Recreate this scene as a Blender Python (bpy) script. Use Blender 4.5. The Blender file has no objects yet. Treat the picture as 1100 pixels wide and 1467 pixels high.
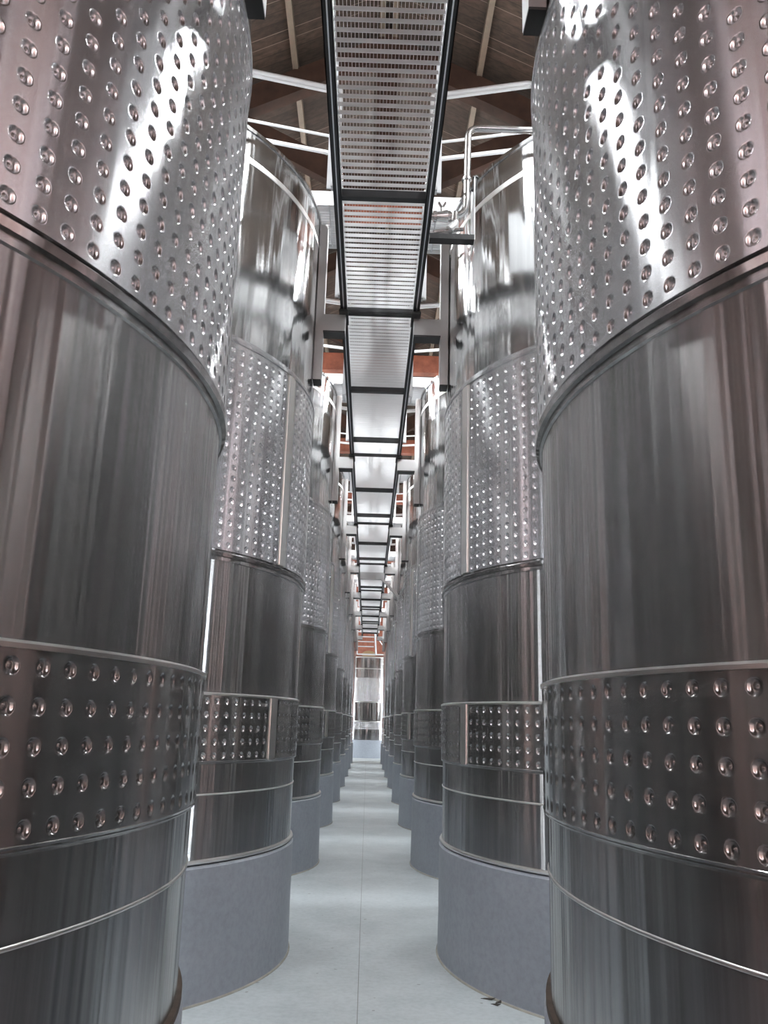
import bpy, math, random
import numpy as np
from mathutils import Matrix, Vector
random.seed(7)
scene = bpy.context.scene
COL = scene.collection
PI = math.pi

# ------------------------------------------------------------------ dimensions
R = 1.865                      # tank radius
SP = 3.953                     # tank spacing along the aisle
Y1 = 2.614                     # first tank
XL, XR = -(0.536 + R), (0.579 + R)
YR = 0.028                     # right row stands a touch further back
ZPL, ZW, ZBB, ZBT, ZUB, ZUT, ZRW, ZTOP = 0.766, 1.142, 1.327, 1.731, 2.625, 4.062, 5.485, 5.742
NT = 9

# ------------------------------------------------------------------ mesh helpers
class MB:
    def __init__(s): s.v = []; s.f = []
    def add(s, vs, fs):
        o = len(s.v); s.v += [tuple(map(float, v)) for v in vs]; s.f += [tuple(i + o for i in f) for f in fs]; return s
    def box(s, x0, x1, y0, y1, z0, z1, M=None):
        vs = [Vector((x, y, z)) for z in (z0, z1) for y in (y0, y1) for x in (x0, x1)]
        if M is not None: vs = [M @ v for v in vs]
        return s.add(vs, [(0, 2, 3, 1), (4, 5, 7, 6), (0, 1, 5, 4), (2, 6, 7, 3), (0, 4, 6, 2), (1, 3, 7, 5)])
    def bar(s, a, b, w, h, up=(0, 0, 1)):
        """rectangular bar from a to b: w sideways, h along up"""
        a, b = Vector(a), Vector(b); d = (b - a); L = d.length; d.normalize()
        u = Vector(up); sx = d.cross(u).normalized(); u = sx.cross(d).normalized()
        M = Matrix((( d.x, sx.x, u.x, a.x), (d.y, sx.y, u.y, a.y), (d.z, sx.z, u.z, a.z), (0, 0, 0, 1)))
        return s.box(0, L, -w / 2, w / 2, -h / 2, h / 2, M)
    def tube(s, pts, r, n=12, bend=0.0, cap=True):
        P = [Vector(p) for p in pts]
        if bend > 0 and len(P) > 2:
            Q = [P[0]]
            for i in range(1, len(P) - 1):
                a = (P[i - 1] - P[i]).normalized(); b = (P[i + 1] - P[i]).normalized()
                p0, p1 = P[i] + a * bend, P[i] + b * bend
                for k in range(8):
                    t = k / 7; Q.append(p0 * (1 - t) ** 2 + P[i] * 2 * t * (1 - t) + p1 * t * t)
            Q.append(P[-1]); P = Q
        rr = r if isinstance(r, (list, tuple)) else [r] * len(P)
        t0 = (P[1] - P[0]).normalized()
        nrm = t0.orthogonal().normalized(); rings = []
        for i, p in enumerate(P):
            t = ((P[min(i + 1, len(P) - 1)] - P[max(i - 1, 0)])).normalized()
            nrm = (nrm - t * nrm.dot(t)).normalized(); bn = t.cross(nrm)
            rings.append([p + (nrm * math.cos(2 * PI * k / n) + bn * math.sin(2 * PI * k / n)) * rr[i] for k in range(n)])
        vs = [v for r_ in rings for v in r_]; fs = []
        for i in range(len(P) - 1):
            for k in range(n):
                fs.append((i * n + k, i * n + (k + 1) % n, (i + 1) * n + (k + 1) % n, (i + 1) * n + k))
        if cap:
            fs.append(tuple(range(n - 1, -1, -1))); fs.append(tuple((len(P) - 1) * n + k for k in range(n)))
        return s.add(vs, fs)
    def lathe(s, prof, n=144, closed=False):
        """prof: (r, z) list, outside profile read upwards"""
        vs = [(r * math.cos(2 * PI * k / n), r * math.sin(2 * PI * k / n), z) for (r, z) in prof for k in range(n)]
        fs = []; m = len(prof)
        for i in range(m if closed else m - 1):
            j = (i + 1) % m
            for k in range(n):
                fs.append((i * n + k, i * n + (k + 1) % n, j * n + (k + 1) % n, j * n + k))
        return s.add(vs, fs)
    def mesh(s, name, mat, smooth=35):
        m = bpy.data.meshes.new(name); m.from_pydata(s.v, [], s.f); m.materials.append(mat)
        if smooth:
            m.polygons.foreach_set('use_smooth', [True] * len(m.polygons))
            m.set_sharp_from_angle(angle=math.radians(smooth))
        m.update(); return m
    def build(s, name, mat, parent=None, smooth=35, loc=None, rotz=0):
        return link(name, s.mesh(name, mat, smooth), parent, loc, rotz)

def link(name, mesh, parent=None, loc=None, rotz=0):
    o = bpy.data.objects.new(name, mesh); COL.objects.link(o)
    if parent is not None: o.parent = parent
    if loc is not None: o.location = loc
    if rotz: o.rotation_euler = (0, 0, rotz)
    return o

def tag(o, label, cat, group=None):
    o['label'] = label; o['category'] = cat
    if group: o['group'] = group
    return o
def thing(name, label, cat, loc=(0, 0, 0), group=None, rotz=0):
    o = bpy.data.objects.new(name, None); COL.objects.link(o); o.empty_display_size = .2
    o.location = loc; o.rotation_euler = (0, 0, rotz); return tag(o, label, cat, group)
def struct(o): o['kind'] = 'structure'; return o
def dup(root, loc, label):
    kids = {}
    r = root.copy(); COL.objects.link(r); r.location = loc; r['label'] = label
    for ch in list(root.children):
        c = ch.copy(); COL.objects.link(c); c.parent = r
        for g in list(ch.children):
            d = g.copy(); COL.objects.link(d); d.parent = c
    return r
def ring(r0, r1, z0, z1): return [(r0, z0), (r1, z0), (r1, z1), (r0, z1)]

# ------------------------------------------------------------------ materials
def mat(name):
    m = bpy.data.materials.new(name); m.use_nodes = True
    nt = m.node_tree; return m, nt, nt.nodes['Principled BSDF']
def N(nt, t, **kw):
    n = nt.nodes.new(t)
    for k, v in kw.items():
        if k in n.inputs: n.inputs[k].default_value = v
        else: setattr(n, k, v)
    return n
def ramp(nt, src, stops):
    r = nt.nodes.new('ShaderNodeValToRGB'); el = r.color_ramp.elements
    while len(el) < len(stops): el.new(.5)
    for e, (p, c) in zip(el, stops):
        e.position = p; e.color = (c, c, c, 1) if isinstance(c, (int, float)) else (*c, 1)
    nt.links.new(src, r.inputs[0]); return r.outputs[0]
def coords(nt, scale, which='Object'):
    tc = nt.nodes.new('ShaderNodeTexCoord'); mp = nt.nodes.new('ShaderNodeMapping')
    mp.inputs['Scale'].default_value = scale; nt.links.new(tc.outputs[which], mp.inputs[0]); return mp.outputs[0]
def noise(nt, scale_vec, scale=1.0, detail=4, rough=.5):
    n = N(nt, 'ShaderNodeTexNoise', Scale=scale, Detail=detail, Roughness=rough)
    nt.links.new(coords(nt, scale_vec), n.inputs['Vector']); return n.outputs[0]

def steel(name, col, rough, aniso=0.0, rvar=.05, bump=0.0, bscale=(6, 6, 1.2), streak=.0, tang=True):
    m, nt, b = mat(name); L = nt.links.new
    b.inputs['Metallic'].default_value = 1
    st = noise(nt, (9, 9, .18), 1.0, 5, .6)          # run-off streaks, long in z
    c0 = tuple(c * (1 - streak) for c in col)
    fine = noise(nt, (42, 42, .35), 1.0, 4, .65)     # narrow vertical wash marks
    mx = N(nt, 'ShaderNodeMix', data_type='RGBA', blend_type='MULTIPLY'); mx.inputs[0].default_value = 1
    L(ramp(nt, st, [(.32, c0), (.68, col)]), mx.inputs[6]); L(ramp(nt, fine, [(.32, 1 - streak * 1.5), (.62, 1.0)]), mx.inputs[7])
    L(mx.outputs[2], b.inputs['Base Color'])
    L(ramp(nt, st, [(.35, rough + rvar), (.65, rough - rvar * .5)]), b.inputs['Roughness'])
    if aniso:
        b.inputs['Anisotropic'].default_value = aniso
        t = N(nt, 'ShaderNodeTangent', direction_type='RADIAL', axis='Z'); L(t.outputs[0], b.inputs['Tangent'])
        b.inputs['Anisotropic Rotation'].default_value = ANISO_ROT
    if bump:
        bn = noise(nt, bscale, 1.0, 2, .4)
        bp = N(nt, 'ShaderNodeBump', Strength=1.0, Distance=bump); L(bn, bp.inputs['Height']); L(bp.outputs[0], b.inputs['Normal'])
    return m
ANISO_ROT = 0.25
M = {}
M['shell'] = steel('brushed_steel', (.50, .492, .485), .20, 1.0, .06, .0075, (13, 13, .06), .18)
M['mirror'] = steel('polished_steel', (.70, .70, .70), .13, .85, .03, .012, (7, 7, .45), .05)
M['jacket'] = steel('jacket_steel', (.79, .79, .805), .23, 1.0, .03, .0035, (10, 10, .08), .08)
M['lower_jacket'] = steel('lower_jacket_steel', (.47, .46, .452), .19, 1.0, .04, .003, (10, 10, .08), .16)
M['bright'] = steel('bright_weld_steel', (.80, .79, .77), .32)
M['galv'] = steel('galvanised_steel', (.84, .85, .86), .4)
M['frame_steel'] = steel('frame_steel', (.52, .52, .52), .36)
M['tube'] = steel('tube_steel', (.78, .77, .76), .2)

def plain(name, col, rough, metal=0, var=.0, vs=6):
    m, nt, b = mat(name); b.inputs['Roughness'].default_value = rough; b.inputs['Metallic'].default_value = metal
    if var:
        n = noise(nt, (1, 1, 1), vs, 6, .6)
        nt.links.new(ramp(nt, n, [(.3, tuple(c * (1 - var) for c in col)), (.7, tuple(min(1, c * (1 + var)) for c in col))]), b.inputs['Base Color'])
    else: b.inputs['Base Color'].default_value = (*col, 1)
    return m
M['black'] = plain('black_paint', (.012, .012, .013), .45)
M['rubber'] = plain('black_rubber', (.008, .008, .008), .6)
M['white'] = plain('white_painted_steel', (.62, .63, .64), .35)
M['rust_dim'] = plain('rusty_dim_edge', (.06, .042, .03), .8, 0, .4, 14)
M['flake'] = plain('dark_flake', (.03, .025, .02), .8)
M['lid'] = plain('brown_lid', (.30, .22, .13), .4)
M['timber_dark'] = plain('dark_timber', (.055, .028, .018), .6, 0, .35, 5)
M['timber_red'] = plain('red_timber', (.33, .11, .065), .55, 0, .3, 7)
M['timber_tan'] = plain('tan_timber', (.17, .135, .10), .65, 0, .15, 9)
M['hose'] = plain('braided_hose', (.55, .55, .55), .4, .8, .4, 90)

def concrete(name, col, col2, rough, joint=False, speck=False):
    m, nt, b = mat(name); L = nt.links.new
    a = noise(nt, (1, 1, 1), 1.1, 8, .65); s = noise(nt, (1, 1, 1), 26, 3, .6)
    mx = N(nt, 'ShaderNodeMix', data_type='RGBA', blend_type='MULTIPLY'); mx.inputs[0].default_value = .5
    L(ramp(nt, a, [(.35, col2), (.68, col)]), mx.inputs[6]); L(ramp(nt, s, [(.3, .72), (.6, 1.0)]), mx.inputs[7])
    out = mx.outputs[2]
    if joint:
        tc = nt.nodes.new('ShaderNodeTexCoord'); sx = nt.nodes.new('ShaderNodeSeparateXYZ'); L(tc.outputs['Object'], sx.inputs[0])
        w = N(nt, 'ShaderNodeMath', operation='ABSOLUTE'); ad = N(nt, 'ShaderNodeMath', operation='ADD'); ad.inputs[1].default_value = .003
        L(sx.outputs[0], ad.inputs[0]); L(ad.outputs[0], w.inputs[0])
        lt = N(nt, 'ShaderNodeMath', operation='LESS_THAN'); lt.inputs[1].default_value = .0022; L(w.outputs[0], lt.inputs[0])
        m2 = N(nt, 'ShaderNodeMix', data_type='RGBA'); L(lt.outputs[0], m2.inputs[0]); L(out, m2.inputs[6]); m2.inputs[7].default_value = (.12, .12, .11, 1); out = m2.outputs[2]
        # dark specks
        sp = noise(nt, (1, 1, 1), 17, 1, .4)
        m3 = N(nt, 'ShaderNodeMix', data_type='RGBA'); L(ramp(nt, sp, [(.765, 0.0), (.78, .6)]), m3.inputs[0]); L(out, m3.inputs[6]); m3.inputs[7].default_value = (.1, .08, .06, 1); out = m3.outputs[2]
    L(out, b.inputs['Base Color'])
    L(ramp(nt, a, [(.3, rough + .1), (.7, rough - .08)]), b.inputs['Roughness'])
    bp = N(nt, 'ShaderNodeBump', Strength=.25, Distance=.004); L(s, bp.inputs['Height']); L(bp.outputs[0], b.inputs['Normal'])
    return m
M['floor'] = concrete('floor_concrete', (.44, .475, .485), (.345, .375, .385), .42, joint=True)
M['plinth'] = concrete('painted_plinth', (.30, .325, .36), (.255, .277, .31), .5)
M['wall'] = plain('rendered_wall', (.55, .50, .46), .8, 0, .12, 3)

def brick():
    m, nt, b = mat('brick_wall'); L = nt.links.new
    t = N(nt, 'ShaderNodeTexBrick', Scale=1.0); t.inputs['Color1'].default_value = (.37, .235, .22, 1); t.inputs['Color2'].default_value = (.29, .18, .165, 1)
    t.inputs['Mortar'].default_value = (.45, .38, .33, 1); t.inputs['Brick Width'].default_value = .24; t.inputs['Row Height'].default_value = .08; t.inputs['Mortar Size'].default_value = .008
    tc = nt.nodes.new('ShaderNodeTexCoord'); s = nt.nodes.new('ShaderNodeSeparateXYZ'); c = nt.nodes.new('ShaderNodeCombineXYZ')
    L(tc.outputs['Object'], s.inputs[0]); L(s.outputs[0], c.inputs[0]); L(s.outputs[2], c.inputs[1]); L(c.outputs[0], t.inputs['Vector'])
    L(t.outputs[0], b.inputs['Base Color']); b.inputs['Roughness'].default_value = .85; return m
M['brick'] = brick()

def planks():
    m, nt, b = mat('roof_planks'); L = nt.links.new
    tc = nt.nodes.new('ShaderNodeTexCoord'); s = nt.nodes.new('ShaderNodeSeparateXYZ'); L(tc.outputs['Object'], s.inputs[0])
    dv = N(nt, 'ShaderNodeMath', operation='DIVIDE'); dv.inputs[1].default_value = .13; L(s.outputs[1], dv.inputs[0])
    fr = N(nt, 'ShaderNodeMath', operation='FRACT'); L(dv.outputs[0], fr.inputs[0])
    fl = N(nt, 'ShaderNodeMath', operation='FLOOR'); L(dv.outputs[0], fl.inputs[0])
    wn = N(nt, 'ShaderNodeTexWhiteNoise', noise_dimensions='1D'); L(fl.outputs[0], wn.inputs['W'])
    gr = noise(nt, (1.2, 22, 22), 1.0, 5, .6); bl = noise(nt, (.9, .9, .9), 1.2, 3, .5)
    base = ramp(nt, gr, [(.3, (.036, .024, .017)), (.7, (.095, .066, .047))])
    m1 = N(nt, 'ShaderNodeMix', data_type='RGBA', blend_type='MULTIPLY'); m1.inputs[0].default_value = 1; L(base, m1.inputs[6]); L(ramp(nt, wn.outputs[0], [(0, .72), (1, 1.15)]), m1.inputs[7])
    m2 = N(nt, 'ShaderNodeMix', data_type='RGBA', blend_type='MULTIPLY'); m2.inputs[0].default_value = 1; L(m1.outputs[2], m2.inputs[6]); L(ramp(nt, bl, [(.3, .7), (.65, 1.1)]), m2.inputs[7])
    m3 = N(nt, 'ShaderNodeMix', data_type='RGBA'); L(ramp(nt, fr.outputs[0], [(0, 1.0), (.055, 1.0), (.075, 0.0), (.93, 0.0)]), m3.inputs[0]); L(m2.outputs[2], m3.inputs[6])
    ed = N(nt, 'ShaderNodeMath', operation='GREATER_THAN'); ed.inputs[1].default_value = .45; L(wn.outputs[0], ed.inputs[0])
    m4 = N(nt, 'ShaderNodeMix', data_type='RGBA'); L(ed.outputs[0], m4.inputs[0]); m4.inputs[6].default_value = (.025, .017, .012, 1); m4.inputs[7].default_value = (.22, .175, .14, 1)
    L(m4.outputs[2], m3.inputs[7]); L(m3.outputs[2], b.inputs['Base Color']); b.inputs['Roughness'].default_value = .6
    return m
M['planks'] = planks()

def emit(name, col, s):
    m, nt, b = mat(name); b.inputs['Base Color'].default_value = (.8, .8, .8, 1)
    b.inputs['Emission Color'].default_value = (*col, 1); b.inputs['Emission Strength'].default_value = s; return m

# ------------------------------------------------------------------ room shell
XW, YF, YE, ZR, SL = 6.6, -5.0, 46.0, 9.05, .5
ZE = ZR - SL * XW
struct(MB().box(-XW, XW, YF, YE, -.2, 0).build('floor', M['floor'], smooth=0))
for sx, nm in ((-1, 'left'), (1, 'right')):
    b = MB(); a = math.atan(SL)
    x0, x1 = (0, XW + .4)
    vs = [(0, YF, ZR), (sx * x1, YF, ZR - SL * x1), (sx * x1, YE, ZR - SL * x1), (0, YE, ZR)]
    vs += [(x, y, z + .06) for x, y, z in vs]
    b.add(vs, [(0, 1, 2, 3), (7, 6, 5, 4), (0, 4, 5, 1), (1, 5, 6, 2), (2, 6, 7, 3), (3, 7, 4, 0)])
    struct(b.build('ceiling_' + nm, M['planks'], smooth=0))
GAPS = [Y1 + SP * (k + .5) for k in range(0, NT)]
def wall_with_windows(name, sx):
    b = MB(); xa, xb = sorted((sx * XW, sx * (XW + .2)))
    z0, z1, hw = .9, 3.1, .8
    b.box(xa, xb, YF, YE, 0, z0); b.box(xa, xb, YF, YE, z1, ZE + .02)
    y = YF
    for g in GAPS:
        b.box(xa, xb, y, g - hw, z0, z1); y = g + hw
    b.box(xa, xb, y, YE, z0, z1)
    struct(b.build(name, M['wall'], smooth=0))
wall_with_windows('wall_left', -1); wall_with_windows('wall_right', 1)
def gable(name, y0, y1, m):
    vs = []
    for y in (y0, y1): vs += [(-XW, y, 0), (XW, y, 0), (XW, y, ZE), (0, y, ZR), (-XW, y, ZE)]
    struct(MB().add(vs, [(0, 1, 2, 3, 4), (9, 8, 7, 6, 5), (0, 5, 6, 1), (1, 6, 7, 2), (2, 7, 8, 3), (3, 8, 9, 4), (4, 9, 5, 0)]).build(name, m, smooth=0))
gable('wall_front', YF - .2, YF, M['brick']); gable('wall_back', YE, YE + .2, M['timber_red'])

# ------------------------------------------------------------------ lights
def area(name, loc, target, sx, sy, power, col=(1, 1, 1)):
    l = bpy.data.lights.new(name, 'AREA'); l.shape = 'RECTANGLE'; l.size = sx; l.size_y = sy; l.energy = power; l.color = col
    o = bpy.data.objects.new(name, l); COL.objects.link(o); o.location = loc
    d = Vector(target) - Vector(loc); o.rotation_euler = d.to_track_quat('-Z', 'Y').to_euler(); return o
DAY = (.86, .93, 1.0)
wi = 0
def window(x, y, z0, z1, hw, sx):
    """steel framed window in a side wall: frame, mullions and a pane of bright sky glass"""
    global wi; wi += 1
    w = bpy.data.objects.new('window_%d' % wi, None); COL.objects.link(w); w.location = (x, y, z0); struct(w)
    f = MB(); t = .04; H = z1 - z0
    f.box(-t, t, -hw, hw, 0, .06); f.box(-t, t, -hw, hw, H - .06, H); f.box(-t, t, -hw, -hw + .06, 0, H); f.box(-t, t, hw - .06, hw, 0, H)
    f.box(-t, t, -.02, .02, 0, H)
    for k in (1, 2, 3): f.box(-t, t, -hw, hw, H * k / 4 - .02, H * k / 4 + .02)
    f.build('window_frame', M['white'], w, 0)
    return w
for sx in (-1, 1):
    for i, g in enumerate(GAPS):
        window(sx * (XW + .1), g, .9, 3.1, .8, sx)
        area('daylight', (sx * (XW + .16), g, 2.0), (0, g, 1.6), 1.5, 2.1, 500, DAY)
# linear luminaires hung over the gaps between tanks
def luminaire(x, y, z, label, power):
    t = thing('linear_luminaire', label, 'light fitting', (x, y, z), 'luminaires above the tanks')
    MB().box(-.09, .09, -.65, .65, 0, .07).build('housing', M['white'], t, 0)
    for s in (-1, 1): MB().tube([(0, .5 * s, .07), (0, .5 * s, ZR - SL * abs(x) - z)], .006, 6).build('hanger', M['galv'], t)
    area('luminaire_lamp', (x, y, z - .01), (x, y, 0), .16, 1.25, power, (.95, .98, 1))
ords = ['first', 'second', 'third', 'fourth', 'fifth', 'sixth', 'seventh', 'eighth', 'ninth']
for sx, sn in ((-1, 'left'), (1, 'right')):
    for i in range(1, NT):
        luminaire(sx * 1.7, Y1 + SP * (i - .5), 7.0, 'white linear light fitting hung under the roof, %s above the %s tank row' % (ords[i], sn), 150)
area('front_window_light', (-2.1, YF + .05, 5.2), (-.6, 6, 4.6), 2.6, 2.6, 75, (.9, .92, 1.0))
area('front_window_light', (2.1, YF + .05, 5.2), (.6, 6, 4.6), 2.6, 2.6, 75, (.9, .92, 1.0))
for sx in (-1, 1):
    w = bpy.data.objects.new('window_%d' % (90 + sx), None); COL.objects.link(w); w.location = (sx * 2.1, YF, 3.9); struct(w)
    f = MB(); f.box(-1.4, 1.4, 0, .04, -.1, 0); f.box(-1.4, 1.4, 0, .04, 2.6, 2.7); f.box(-1.4, -1.3, 0, .04, 0, 2.6); f.box(1.3, 1.4, 0, .04, 0, 2.6)
    f.box(-.03, .03, .05, .08, 0, 2.6); f.box(-1.3, 1.3, .05, .08, 1.27, 1.33)
    f.build('window_frame', M['white'], w, 0)
for sx in (-1, 1):
    area('end_bay_lamp', (sx * 2.5, 37.4, 7.2), (sx * .8, 38.5, 1), 1.2, .3, 80, (1, .95, .87))
for sx in (-1, 1):
    area('front_wall_fill', (sx * 2.2, -3.0, 6.6), (sx * 1.6, YF, 3.6), 1.2, .2, 260, (1, .89, .87)).data.spread = 1.6  # unseen fill lamps, added to warm the brick wall mirrored in the steel
wd = bpy.data.worlds.new('World'); scene.world = wd; wd.use_nodes = True
wd.node_tree.nodes['Background'].inputs[0].default_value = (.75, .85, 1, 1); wd.node_tree.nodes['Background'].inputs[1].default_value = 1.0

# ------------------------------------------------------------------ tank meshes
def dimple_panel(name, rad, z0, z1, zr0, pz, nrow, ncol, half_seam, rd, m):
    """pressed dimple sheet wrapped round the tank; seam gap centred on angle 0"""
    a0 = math.radians(half_seam); pa = (2 * PI - 2 * a0) / ncol; n = 12
    pu = pa * rad
    rings = [(1.26, 0.0), (1.14, 0.0), (1.0, -.0007), (.86, -.0044), (.58, -.0086), (.34, -.0092), (.17, -.0064)]
    per = []
    for k in range(n):
        sd, t = divmod(k, 3); t = -1 + 2 * t / 3
        per.append([(t, -1), (1, t), (-t, 1), (-1, -t)][sd])
    per = np.array(per, float)                              # square perimeter, ccw
    ang = np.arctan2(per[:, 1], per[:, 0]); circ = np.stack([np.cos(ang), np.sin(ang)], 1)
    V = [np.column_stack([per * [pu / 2, pz / 2], np.zeros(n)])]
    for q, d in rings: V.append(np.column_stack([circ * rd * q, np.full(n, d)]))
    V.append(np.array([[0, 0, -.0056]])); V = np.concatenate(V); nv = len(V)
    F = []
    for i in range(len(rings)):
        for k in range(n): F.append((i * n + k, i * n + (k + 1) % n, (i + 1) * n + (k + 1) % n, (i + 1) * n + k))
    c = len(rings) * n
    T = [(c + k, c + (k + 1) % n, nv - 1) for k in range(n)]
    cu = (a0 + pa * (np.arange(ncol) + .5)) * rad; cz = zr0 + pz * np.arange(nrow)
    CU, CZ = np.meshgrid(cu, cz); CU = CU.ravel(); CZ = CZ.ravel(); nc = len(CU)
    allv = V[None] + np.stack([CU, CZ, 0 * CU], 1)[:, None, :]
    allv = allv.reshape(-1, 3)
    F = np.array(F); T = np.array(T); off = (np.arange(nc) * nv)[:, None, None]
    FQ = (F[None] + off).reshape(-1, 4); FT = (T[None] + off).reshape(-1, 3)
    key = np.round(allv * 20000).astype(np.int64)
    _, idx, inv = np.unique(key, axis=0, return_index=True, return_inverse=True); inv = inv.reshape(-1)
    uv = allv[idx]; FQ = inv[FQ]; FT = inv[FT]
    ext = []; extf = []
    base = len(uv)
    # plain margins above and below the dimples and the sheet edges folded in to the shell
    zb, zt = zr0 - pz / 2, zr0 + pz * (nrow - .5); ncs = ncol * 3
    us = (a0 + pa * np.arange(ncs + 1) / 3) * rad
    def row(z, d):
        s = base + len(ext); ext.extend([(u, z, d) for u in us]); return s
    def strip(sa, sb):
        for k in range(ncs): extf.append((sa + k, sa + k + 1, sb + k + 1, sb + k))
    r1 = row(z0 + .006, 0); r2 = row(zb, 0); strip(r1, r2)
    r0 = row(z0, -.014); r1b = row(z0 + .006, 0); strip(r0, r1b)
    r3 = row(zt, 0); r4 = row(z1 - .006, 0); strip(r3, r4)
    r4b = row(z1 - .006, 0); r5 = row(z1, -.014); strip(r4b, r5)
    uv = np.concatenate([uv, np.array(ext)])
    th = uv[:, 0] / rad; rr = rad + uv[:, 2]
    P = np.column_stack([rr * np.cos(th), rr * np.sin(th), uv[:, 1]])
    # weld margins back on to the panel
    key = np.round(P * 10000).astype(np.int64)
    me = bpy.data.meshes.new(name)
    faces = FQ.tolist() + FT.tolist() + extf
    me.from_pydata(P.tolist(), [], faces); me.materials.append(m)
    me.polygons.foreach_set('use_smooth', [True] * len(me.polygons)); me.set_sharp_from_angle(angle=math.radians(62)); me.update()
    return me, a0

RJ = R + .014
jk_mesh, A0 = dimple_panel('upper_cooling_jacket', RJ, ZUB + .012, ZUT, ZUB + .045, .0742, 19, 142, 2.05, .0195, M['jacket'])
lj_mesh, _ = dimple_panel('lower_cooling_jacket', RJ, ZBB, ZBT, 1.366, .0808, 5, 142, 2.05, .0195, M['lower_jacket'])
def seam_mesh(name, z0, z1):
    b = MB(); a = A0 + .001; n = 4
    for r0, r1, aa, zz0, zz1 in ((R - .002, RJ - .001, a, z0, z1), (R, RJ + .005, a * .55, z0 + .002, z1 - .002)):
        vs = []
        for k in range(n + 1):
            t = -aa + 2 * aa * k / n
            for r in (r0, r1):
                for z in (zz0, zz1): vs.append((r * math.cos(t), r * math.sin(t), z))
        fs = []
        for k in range(n):
            i, j = 4 * k, 4 * k + 4
            fs += [(i + 2, j + 2, j + 3, i + 3), (i + 1, i + 3, j + 3, j + 1), (i, j, j + 2, i + 2)]
        fs += [(0, 2, 3, 1), (4 * n, 4 * n + 1, 4 * n + 3, 4 * n + 2)]
        b.add(vs, fs)
    return b.mesh(name, M['bright'], 30)
us_mesh = seam_mesh('seam_strip', ZUB + .012, ZUT); ls_mesh = seam_mesh('seam_strip', ZBB, ZBT)
lower_shell = MB().lathe([(R, ZPL), (R, ZW), (R, ZBB), (R, ZBT), (R, 2.2), (R, ZUB), (R, ZUT)], 180).mesh('lower_shell', M['shell'])
upper_shell = MB().lathe([(R, ZUT), (R, 4.6), (R, 5.1), (R, ZTOP - .03), (R + .012, ZTOP - .028), (R + .012, ZTOP), (R - .02, ZTOP)], 180).mesh('upper_shell', M['mirror'])
roof_mesh = MB().lathe([(R - .015, ZTOP - .005), (1.2, ZTOP + .10), (.40, ZTOP + .20), (.32, ZTOP + .2)], 96).mesh('cone_roof', M['mirror'])
lid_mesh = MB().lathe([(.36, ZTOP + .18), (.36, ZTOP + .30), (.30, ZTOP + .33), (0.001, ZTOP + .35)], 48).mesh('manhole_lid', M['bright'])
def bead(name, z, w, d, m='bright'):
    return MB().lathe([(R - .002, z - w), (R + d * .7, z - w * .7), (R + d, z), (R + d * .7, z + w * .7), (R - .002, z + w)], 180).mesh(name, M[m], 60)
weld_mesh = bead('weld_seam', ZW, .006, .005)
weld_band = MB().lathe([(R, ZRW - .022), (R + .003, ZRW - .021), (R + .003, ZRW + .021), (R, ZRW + .022)], 180).mesh('polished_band', M['bright'])
base_ring = MB().lathe([(R - .05, ZPL - .014), (R + .010, ZPL - .014), (R + .017, ZPL - .009), (R + .019, ZPL - .002), (R + .015, ZPL + .006), (R + .004, ZPL + .011), (R - .01, ZPL + .011)], 180).mesh('base_ring', M['bright'])
base_ring_rusty_dim = MB().lathe(ring(R - .05, R + .016, ZPL - .02, ZPL + .004), 180, True).mesh('base_ring', M['rust_dim'])  # nearest tanks: rust, with their dimmer light also put into the colour
lj_top = MB().lathe([(R, ZBT - .008), (RJ + .004, ZBT - .006), (RJ + .005, ZBT + .004), (R, ZBT + .012)], 180).mesh('top_weld', M['bright'])
lj_bot = MB().lathe([(R, ZBB - .012), (RJ - .002, ZBB - .004), (RJ + .002, ZBB + .008), (RJ - .002, ZBB + .012)], 180).mesh('bottom_weld', M['lower_jacket'])
collar = MB().lathe([(R, 2.562), (R + .008, 2.566), (R + .008, 2.588), (R + .022, 2.591), (R + .026, 2.612), (R + .019, 2.618), (R, 2.619)], 180).mesh('collar_ring', M['lower_jacket'])
top_collar = MB().lathe([(RJ, ZUT - .008), (R + .020, ZUT - .004), (R + .021, ZUT + .014), (R + .006, ZUT + .02), (R + .006, ZUT + .045), (R, ZUT + .05)], 180).mesh('top_collar', M['jacket'])
vseam = MB().box(R - .002, R + .0025, -.004, .004, ZPL, ZUB).mesh('vertical_weld', M['bright'], 0)
plinth_mesh = MB().lathe([(R + .03, 0), (R + .027, .004), (R + .026, .02), (R + .022, .3), (R + .022, ZPL - .035), (R + .008, ZPL - .02), (R - .1, ZPL - .02)], 144).mesh('tank_plinth', M['plinth'])
M['sealant'] = plain('stained_sealant', (.25, .24, .21), .7, 0, .35, 5)
sealant = MB().lathe([(R + .036, 0), (R + .034, .005), (R + .028, .010), (R + .024, .012)], 144).mesh('sealant_bead', M['sealant'])
def channel_mesh(s, zb):
    """support channel on the aisle face; s = +1 when the aisle lies to +x"""
    b = MB(); xa, xb = R + .006, R + .072
    def bx(x0, x1, *r):
        p, q = sorted((s * x0, s * x1)); b.box(p, q, *r)
    bx(xa, xb, -.062, -.056, zb, 5.70); bx(xa, xb, .056, .062, zb, 5.70); bx(xb - .006, xb, -.056, .056, zb, 5.70); bx(xa, xb, -.056, .056, 5.69, 5.70)
    return b.mesh('support_channel', M['frame_steel'], 0)
def cap_mesh(s, zb):
    p, q = sorted((s * (R + .004), s * (R + .071))); return MB().box(p, q, -.0615, .0615, zb - .012, zb + .006).mesh('end_cap', M['rubber'], 0)
def arm_mesh(s, reach):
    b = MB(); p, q = sorted((s * (R + .07), s * reach)); b.box(p, q, -.06, .06, 4.722, 4.87); return b.mesh('support_arm', M['frame_steel'], 0)
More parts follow.
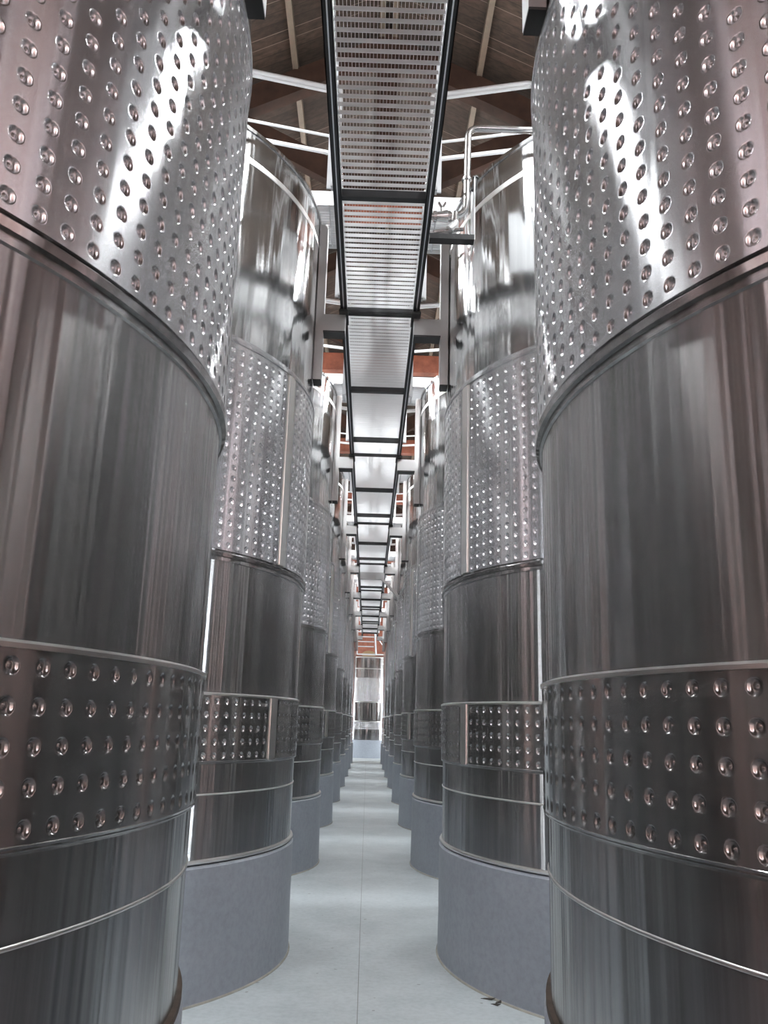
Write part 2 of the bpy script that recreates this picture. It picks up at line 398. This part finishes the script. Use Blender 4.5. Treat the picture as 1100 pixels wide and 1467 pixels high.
def shade_strip_mesh(s, reach):
    b = MB(); p, q = sorted((s * (R + .07), s * reach)); b.box(p, q, -.064, .064, 4.706, 4.7225); return b.mesh('arm_shade_strip', M['black'], 0)  # black strip paints in the dark of the arm's unlit underside

SIDE = {}
for sd, s, gap in (('left', 1, .536), ('right', -1, .579)):
    reach = R + gap - .285
    SIDE[sd] = dict(s=s, ch=channel_mesh(s, 4.29), ch1=channel_mesh(s, 4.15), cap=cap_mesh(s, 4.29), cap1=cap_mesh(s, 4.15), arm=arm_mesh(s, reach), shade_strip=shade_strip_mesh(s, reach))

tank_labels = {
 ('left', 0): 'huge dimpled steel tank filling the left edge of the photo',
 ('right', 0): 'huge dimpled steel tank filling the right edge of the photo',
 ('left', 1): 'steel tank with full plinth showing, just behind the huge tank at the left edge',
 ('right', 1): 'steel tank behind the bent pipe and valve, second from the camera in the right row',
}
def tank(sd, i):
    D = SIDE[sd]; x = XL if sd == 'left' else XR; y = Y1 + SP * i + (YR if sd == 'right' else 0)
    lab = tank_labels.get((sd, i), 'tall dimpled stainless steel tank, %s from the camera in the %s row' % (ords[i], sd))
    t = thing('wine_tank', lab, 'tank', (x, y, 0), 'wine tanks lining the aisle')
    sa = -20 if sd == 'left' else 198.5                 # where the jacket seam faces
    if i == 0: sa = (-20 - 70.2) if sd == 'left' else (198.5 + 78)
    elif i % 2 == 0: sa += 37.6 * (1 if sd == 'left' else -1)
    sa = math.radians(sa)
    link('lower_shell', lower_shell, t); link('upper_shell', upper_shell, t); link('cone_roof', roof_mesh, t); link('manhole_lid', lid_mesh, t)
    u = link('upper_cooling_jacket', jk_mesh, t, rotz=sa); link('seam_strip', us_mesh, u); link('collar_ring', collar, u); link('top_collar', top_collar, u)
    l = link('lower_cooling_jacket', lj_mesh, t, rotz=sa); link('seam_strip', ls_mesh, l); link('top_weld', lj_top, l); link('bottom_weld', lj_bot, l)
    link('weld_seam', weld_mesh, t); link('polished_band', weld_band, t)
    link('base_ring', base_ring_rusty_dim if i == 0 else base_ring, t)
    c = link('support_channel', D['ch1' if i == 0 else 'ch'], t); link('end_cap', D['cap1' if i == 0 else 'cap'], c)
    a = link('support_arm', D['arm'], t); link('arm_shade_strip', D['shade_strip'], a)
    p = link('tank_plinth', plinth_mesh, None, (x, y, 0))
    link('sealant_bead', sealant, p)
    tag(p, 'grey painted concrete plinth under the %s tank from the camera in the %s row' % (ords[i], sd), 'plinth', 'concrete plinths under the tanks')
for i in range(NT):
    tank('left', i); tank('right', i)

# ------------------------------------------------------------------ walkway
WX = .3265; ZB = 4.9
def c_rail(s, y0, y1):
    b = MB(); xo, xi = s * WX, s * (WX - .052)
    def bx(x0, x1, z0, z1):
        p, q = sorted((x0, x1)); b.box(p, q, y0, y1, z0, z1)
    bx(xo, xo - s * .006, ZB, ZB + .10); bx(xo, xo - s * .022, ZB, ZB + .006); bx(xo - s * .03, xi, ZB, ZB + .006); bx(xo, xi, ZB + .094, ZB + .10)
    bx(xi + s * .006, xi, ZB, ZB + .10)
    return b
def liner(s, y0, y1):
    p, q = sorted((s * (WX - .021), s * (WX - .031))); return MB().box(p, q, y0, y1, ZB + .002, ZB + .012)
def foot(s, y):
    b = MB(); xc = s * (WX - .026); b.box(xc - .03, xc + .03, y - .045, y + .045, ZB - .012, ZB + .004); b.box(xc - .038, xc + .038, y - .06, y + .06, ZB - .03, ZB - .010); return b
gr = {}
def grating_mesh(y0, y1, xw=WX - .05, z0=ZB + .062, pitch=.066, name='grating'):
    b = MB(); n = int((y1 - y0) / pitch)
    for k in range(n):
        y = y0 + (k + .5) * (y1 - y0) / n; b.box(-xw, xw, y - .0016, y + .0016, z0 + .004, z0 + .03)
    m = int(2 * xw / .019)
    for k in range(m):
        x = -xw + (k + .5) * 2 * xw / m; b.box(x - .0008, x + .0008, y0, y1, z0 + .027, z0 + .031)
    for s in (-1, 1): b.box(s * xw - .003, s * xw + .003, y0, y1, z0 - .002, z0 + .032)
    return b.mesh(name, M['galv'], 0)
g_mesh = grating_mesh(0, SP)
cross_mesh = MB().box(-WX + .052, WX - .052, -.025, .025, ZB + .008, ZB + .062).mesh('cross_member', M['black'], 0)
thin_cross = MB().box(-WX + .052, WX - .052, -.007, .007, ZB + .02, ZB + .062).mesh('cross_member', M['black'], 0)
def post_mesh(s):
    b = MB(); p, q = sorted((s * (WX + .006), s * (WX + .048))); b.box(p, q, -.006, .006, ZB + .06, 5.95)
    p2, q2 = sorted((s * WX, s * (WX + .02))); b.box(p2, q2, -.03, .03, ZB + .065, ZB + .095)
    return b.mesh('guard_post', M['white'], 0)
posts = {s: post_mesh(s) for s in (-1, 1)}
def section(i):
    y0 = Y1 + SP * (i - 1); end = i == NT
    t = thing('walkway_section', 'overhead steel walkway section with see-through grating, %s from the camera' % (ords[i] if i < 9 else 'last'), 'walkway section', (0, y0 + .02, 0), 'walkway sections above the aisle')
    for s in (-1, 1):
        r = c_rail(s, .0, SP - .03).build('side_rail', M['black'], t, 0)
        liner(s, .0, SP - .03).build('bright_edge', M['galv'], r, 0)
        foot(s, .05).build('foot', M['rubber'], r, 0); foot(s, SP - .08).build('foot', M['rubber'], r, 0)
        for yy in ((2.28, 3.75) if i == 1 else (1.95, 3.5)): link('guard_post', posts[s], t, (0, yy, 0))
        MB().tube([(s * (WX + .03), .05, 5.95), (s * (WX + .03), SP - .05, 5.95)], .017, 8).build('handrail', M['tube'], t)
        MB().tube([(s * (WX + .03), .05, 5.45), (s * (WX + .03), SP - .05, 5.45)], .011, 8).build('mid_rail', M['tube'], t)
    for yy in ((.55, 2.30, SP - .03) if i == 1 else (.03, 1.73, 3.35)): link('cross_member', cross_mesh if .04 < yy < SP - .05 else thin_cross, t, (0, yy, 0))
    link('grating', g_mesh, t)
for i in range(0, 9): section(i)

# ------------------------------------------------------------------ platforms above the tank tops, with guard rails
def platform(sd, i):
    s = -1 if sd == 'left' else 1
    yc = Y1 + SP * i + (YR if s > 0 else 0)
    t = thing('access_platform', 'small grated access platform with white edge above the %s tank in the %s row' % (ords[i], sd), 'platform', (0, yc, 0), 'access platforms over the tank rims')
    xi, xo, zf = .395, 1.45, 5.845; y0, y1 = -.13, .56
    def bx(b, xa, xb, *r):
        p, q = sorted((s * xa, s * xb)); b.box(p, q, *r); return b
    bx(MB(), xi, xo, y0, y0 + .006, zf, zf + .135).build('fascia', M['white'], t, 0)
    bx(MB(), xi, xo, y1 - .006, y1, zf, zf + .135).build('fascia', M['white'], t, 0)
    b = MB(); bx(b, xi, xi + .006, y0 + .006, y1 - .006, zf, zf + .135); bx(b, xo - .006, xo, y0 + .006, y1 - .006, zf, zf + .135)
    b.build('side_plate', M['white'], t, 0)
    b = MB()
    for k in range(17):
        y = y0 + .05 + k * (y1 - y0 - .09) / 16; bx(b, xi + .008, xo - .008, y - .004, y + .004, zf + .02, zf + .055)
    for x in (xi + .06, xi + .22, xi + .4, xi + .7): bx(b, x, x + .012, y0 + .01, y1 - .01, zf + .015, zf + .058)
    b.build('grating', M['galv'], t, 0)
    # feet standing on the tank roof
    b = MB()
    for x in (.9, 1.35):
        for y in (y0 + .03, y1 - .03): bx(b, x, x + .04, y - .02, y + .02, 5.76, zf)
    b.build('foot', M['galv'], t, 0)
    # guard rail
    A = (s * .40, y0 - .01); Bp = (s * 1.26, y0 - .22)
    r = MB(); r.tube([(A[0], A[1], 6.985), (Bp[0], Bp[1], 6.985), (Bp[0], Bp[1], 5.90)], .021, 12, .07)
    r.tube([(A[0], A[1], 6.985), (A[0], A[1], 5.86)], .014, 8)
    r.bar((A[0], A[1] + .012, 6.955), (Bp[0], Bp[1] + .012, 6.955), .03, .012); r.build('top_rail', M['white'], t)
    MB().tube([(A[0], A[1], 6.50), (Bp[0], Bp[1], 6.50)], .013, 10).build('mid_rail', M['white'], t)
    MB().tube([(A[0], A[1] - .02, 6.32), (Bp[0], Bp[1] - .02, 6.32)], .019, 10).build('low_rail', M['white'], t)
for i in range(1, NT): platform('left', i); platform('right', i)

# ------------------------------------------------------------------ roof timbers
def truss(k):
    y = 7.95 + SP * k
    t = thing('roof_truss', 'timber king post roof truss, %s from the camera above the walkway' % ords[k], 'roof truss', (0, y, 0), 'timber trusses under the roof')
    w = .075
    for s in (-1, 1):
        b = MB(); x1 = XW
        vs = []
        for yy in (-w, w): vs += [(0, yy, 8.65), (s * x1, yy, 8.65 - SL * x1), (s * x1, yy, 8.95 - SL * x1), (0, yy, 8.95)]
        b.add(vs, [(0, 1, 2, 3), (7, 6, 5, 4), (0, 4, 5, 1), (1, 5, 6, 2), (2, 6, 7, 3), (3, 7, 4, 0)]); b.build('rafter', M['timber_dark'], t, 0)
        MB().bar((s * .1, 0, 6.98), (s * 2.1, 0, 8.05), .12, .24).build('strut', M['timber_dark'], t, 0)
    MB().box(-4.35, 4.35, -w, w, 6.65, 6.92).build('tie_beam', M['timber_red'], t, 0)
    MB().box(-.11, .11, -.09, .09, 6.92, 8.7).build('king_post', M['timber_dark'], t, 0)
for k in range(8): truss(k)
pl = {.07: 'ridge', 1.0: 'innermost', 2.05: 'second', 3.1: 'third', 4.15: 'fourth', 5.2: 'outermost'}
for x, nm in pl.items():
    for s, sn in ((-1, 'left'), (1, 'right')):
        z = ZR - SL * x
        o = MB().box(-.03, .03, YF + .02, YE - .02, -.105, -.002).build('roof_purlin', M['timber_tan'], None, 0, (s * x, 0, z))
        tag(o, 'tan timber purlin running under the roof planks, %s on the %s slope' % (nm, sn), 'purlin', 'purlins under the roof planks')

# ------------------------------------------------------------------ pipe with valve on its shelf
t = thing('drain_pipe', 'bent stainless pipe with valve dropping to a small shelf right of the walkway', 'pipe', (0, 5.4, 0))
MB().tube([(1.55, 0, 5.70), (1.55, 0, 5.84), (.605, 0, 5.84), (.59, 0, 5.12), (.34, 0, 5.10)], .025, 16, .085).build('pipe', M['tube'], t)
MB().tube([(.595, 0, 5.40), (.594, 0, 5.415)], .036, 16).build('clamp', M['tube'], t)
MB().tube([(.36, 0, 5.101), (.38, 0, 5.101), (.382, 0, 5.101), (.46, 0, 5.106), (.462, 0, 5.106), (.48, 0, 5.107)], [.04, .04, .032, .046, .038, .038], 16).build('valve_body', M['tube'], t)
b = MB(); b.tube([(.42, 0, 5.13), (.42, 0, 5.175)], .012, 8); b.bar((.42, 0, 5.17), (.395, 0, 5.215), .012, .02, (0, 1, 0)); b.bar((.42, 0, 5.17), (.445, 0, 5.215), .012, .02, (0, 1, 0)); b.build('valve_handle', M['tube'], t)
MB().tube([(.51, 0, 5.065), (.512, 0, 5.135)], .03, 14).build('flange', M['tube'], t)
MB().tube([(.36, -.02, 4.965), (.46, -.02, 4.98), (.57, -.02, 4.995)], .014, 10).build('drain_line', M['tube'], t)
MB().tube([(.52, -.01, 5.06), (.505, -.01, 5.02), (.47, -.02, 4.985)], [.022, .034, .03], 14).build('braided_sleeve', M['hose'], t)
b = MB(); b.tube([(.645, .0, 5.32), (.66, .0, 5.42)], .018, 10); b.tube([(.66, 0, 5.42), (.662, 0, 5.432)], .024, 10); b.build('capped_stub', M['black'], t)
t = thing('pipe_shelf', 'small steel shelf with white end plate carrying the valve beside the walkway', 'shelf', (0, 5.38, 0))
MB().box(.33, .645, -.03, .04, 4.895, 4.90).build('shelf_plate', M['black'], t, 0)
MB().box(.33, .645, -.036, -.03, 4.895, 4.935).build('lip', M['black'], t, 0)
MB().box(.645, .65, -.036, .20, 4.895, 5.40).build('end_plate', M['white'], t, 0)

# ------------------------------------------------------------------ knee brace under the walkway by the fifth right-hand tank
t = thing('knee_brace', 'grey diagonal steel brace under the walkway fixed to the right row further along', 'brace', (0, 18.2, 0))
MB().box(-.25, .27, -.05, .05, 4.55, 4.70).build('cross_plate', M['frame_steel'], t, 0)
MB().bar((.19, -.02, 4.60), (.62, .02, 4.17), .05, .09, (0, 1, 0)).build('diagonal', M['frame_steel'], t, 0)

# ------------------------------------------------------------------ tank across the end of the aisle, with its stair
RE = 1.7; YEND = 38.75 + RE
def scl(m): return m
t = thing('wine_tank', 'shorter bright steel tank standing across the far end of the aisle', 'tank', (-.02, YEND, 0), 'wine tanks lining the aisle')
MB().lathe([(RE, .77), (RE, 2.4), (RE, 4.37), (RE - .02, 4.38)], 120).build('shell', M['mirror'], t)
MB().lathe([(RE - .01, 4.37), (.4, 4.62), (.3, 4.62)], 72).build('cone_roof', M['mirror'], t)
def end_jacket(name, z0, z1, nr):
    pz = (z1 - z0 - .03) / nr
    me, a = dimple_panel(name, RE + .014, z0, z1, z0 + .015 + pz / 2, pz, nr, 124, .5, .021, M['jacket']); return link(name, me, t, rotz=math.radians(60))
end_jacket('upper_cooling_jacket', 2.42, 3.47, 14); end_jacket('lower_cooling_jacket', 1.21, 1.55, 4)
for z in (3.857, 2.40, 1.56): MB().lathe([(RE, z - .02), (RE + .01, z - .018), (RE + .01, z + .018), (RE, z + .02)], 120).build('weld_seam', M['bright'], t)
MB().lathe([(RE, 4.33), (RE + .015, 4.33), (RE + .015, 4.39), (RE - .02, 4.39)], 120).build('rim_ring', M['bright'], t)
lid = MB().lathe([(.30, 0), (.30, .05), (.22, .1), (.001, .12)], 40).build('manhole_lid', M['lid'], t); lid.location = (.0, -1.05, 4.5); lid.rotation_euler = (math.radians(35), 0, 0)
p = MB().lathe([(RE + .05, 0), (RE + .05, .76), (RE - .1, .765)], 120).build('tank_plinth', M['plinth'], None, loc=(-.02, YEND, 0))
tag(p, 'pale concrete plinth under the tank at the far end of the aisle', 'plinth', 'concrete plinths under the tanks')
t = thing('access_stair', 'white metal stair rising above the tank at the far end of the aisle', 'stair', (0, 37.1, 0))
for s, x in ((-1, -.53), (1, .2)):
    MB().bar((x, 0, 5.62), (x + (.1 if s > 0 else 0), .75, 4.44), .05, .16, (0, 0, 1)).build('stringer', M['white'], t, 0)
for k in range(5):
    z = 5.53 - .2 * k; y = .06 + .13 * k; MB().box(-.52, .19, y, y + .12, z, z + .035).build('tread', M['white'], t, 0)
MB().tube([(.2, .02, 5.3), (.75, .6, 4.55)], .022, 8).build('handrail', M['white'], t)
MB().tube([(-.53, .75, 4.42), (.62, .75, 4.42)], .03, 8).build('landing_edge', M['white'], t)

# ------------------------------------------------------------------ flakes on the floor by the second right-hand plinth
for k, (x, y, a) in enumerate(((.775, 5.635, -.5), (.806, 5.53, -.9), (.83, 5.575, .4))):
    b = MB(); L = .045 - .009 * k
    b.add([(-L, -.006, .002), (L * .6, -.01, .006), (L, .004, .016), (-L * .5, .012, .004), (-L, -.006, .0005), (L * .6, -.01, .004), (L, .004, .0135), (-L * .5, .012, .002)],
          [(0, 1, 2, 3), (7, 6, 5, 4), (0, 4, 5, 1), (1, 5, 6, 2), (2, 6, 7, 3), (3, 7, 4, 0)])
    o = b.build('debris_flake', M['flake'], None, 0, (x, y, 0), a)
    tag(o, ['longest dark flake lying against the second right-hand plinth', 'middle-sized dark flake lying nearer the camera by the second right plinth', 'smallest dark flake lying by the second right-hand plinth'][k], 'flake', 'dark flakes on the floor')

# ------------------------------------------------------------------ camera
f_px, pitch, yaw, roll = 1222.5, .2401, .0124, .0286
fw = Vector((math.sin(yaw) * math.cos(pitch), math.cos(yaw) * math.cos(pitch), math.sin(pitch)))
rt = Vector((math.cos(yaw), -math.sin(yaw), 0)); up = rt.cross(fw)
c, s_ = math.cos(roll), math.sin(roll)
r2 = rt * c + up * s_; u2 = up * c - rt * s_
cam = bpy.data.cameras.new('Camera'); co = bpy.data.objects.new('Camera', cam); COL.objects.link(co)
co.matrix_world = Matrix(((r2.x, u2.x, -fw.x, 0), (r2.y, u2.y, -fw.y, 0), (r2.z, u2.z, -fw.z, 1.6), (0, 0, 0, 1)))
cam.sensor_fit = 'VERTICAL'; cam.sensor_height = 24; cam.lens = f_px / 1467 * 24; cam.clip_start = .02; cam.clip_end = 200
scene.camera = co

vs = scene.view_settings
vs.view_transform = 'Standard'; vs.look = 'None'; vs.gamma = 1; vs.exposure = 0.76; vs.use_curve_mapping = False
cy = scene.cycles
cy.use_denoising = True; cy.max_bounces = 12; cy.glossy_bounces = 8; cy.diffuse_bounces = 4
cy.sample_clamp_indirect = 6; cy.caustics_reflective = True; cy.blur_glossy = .4
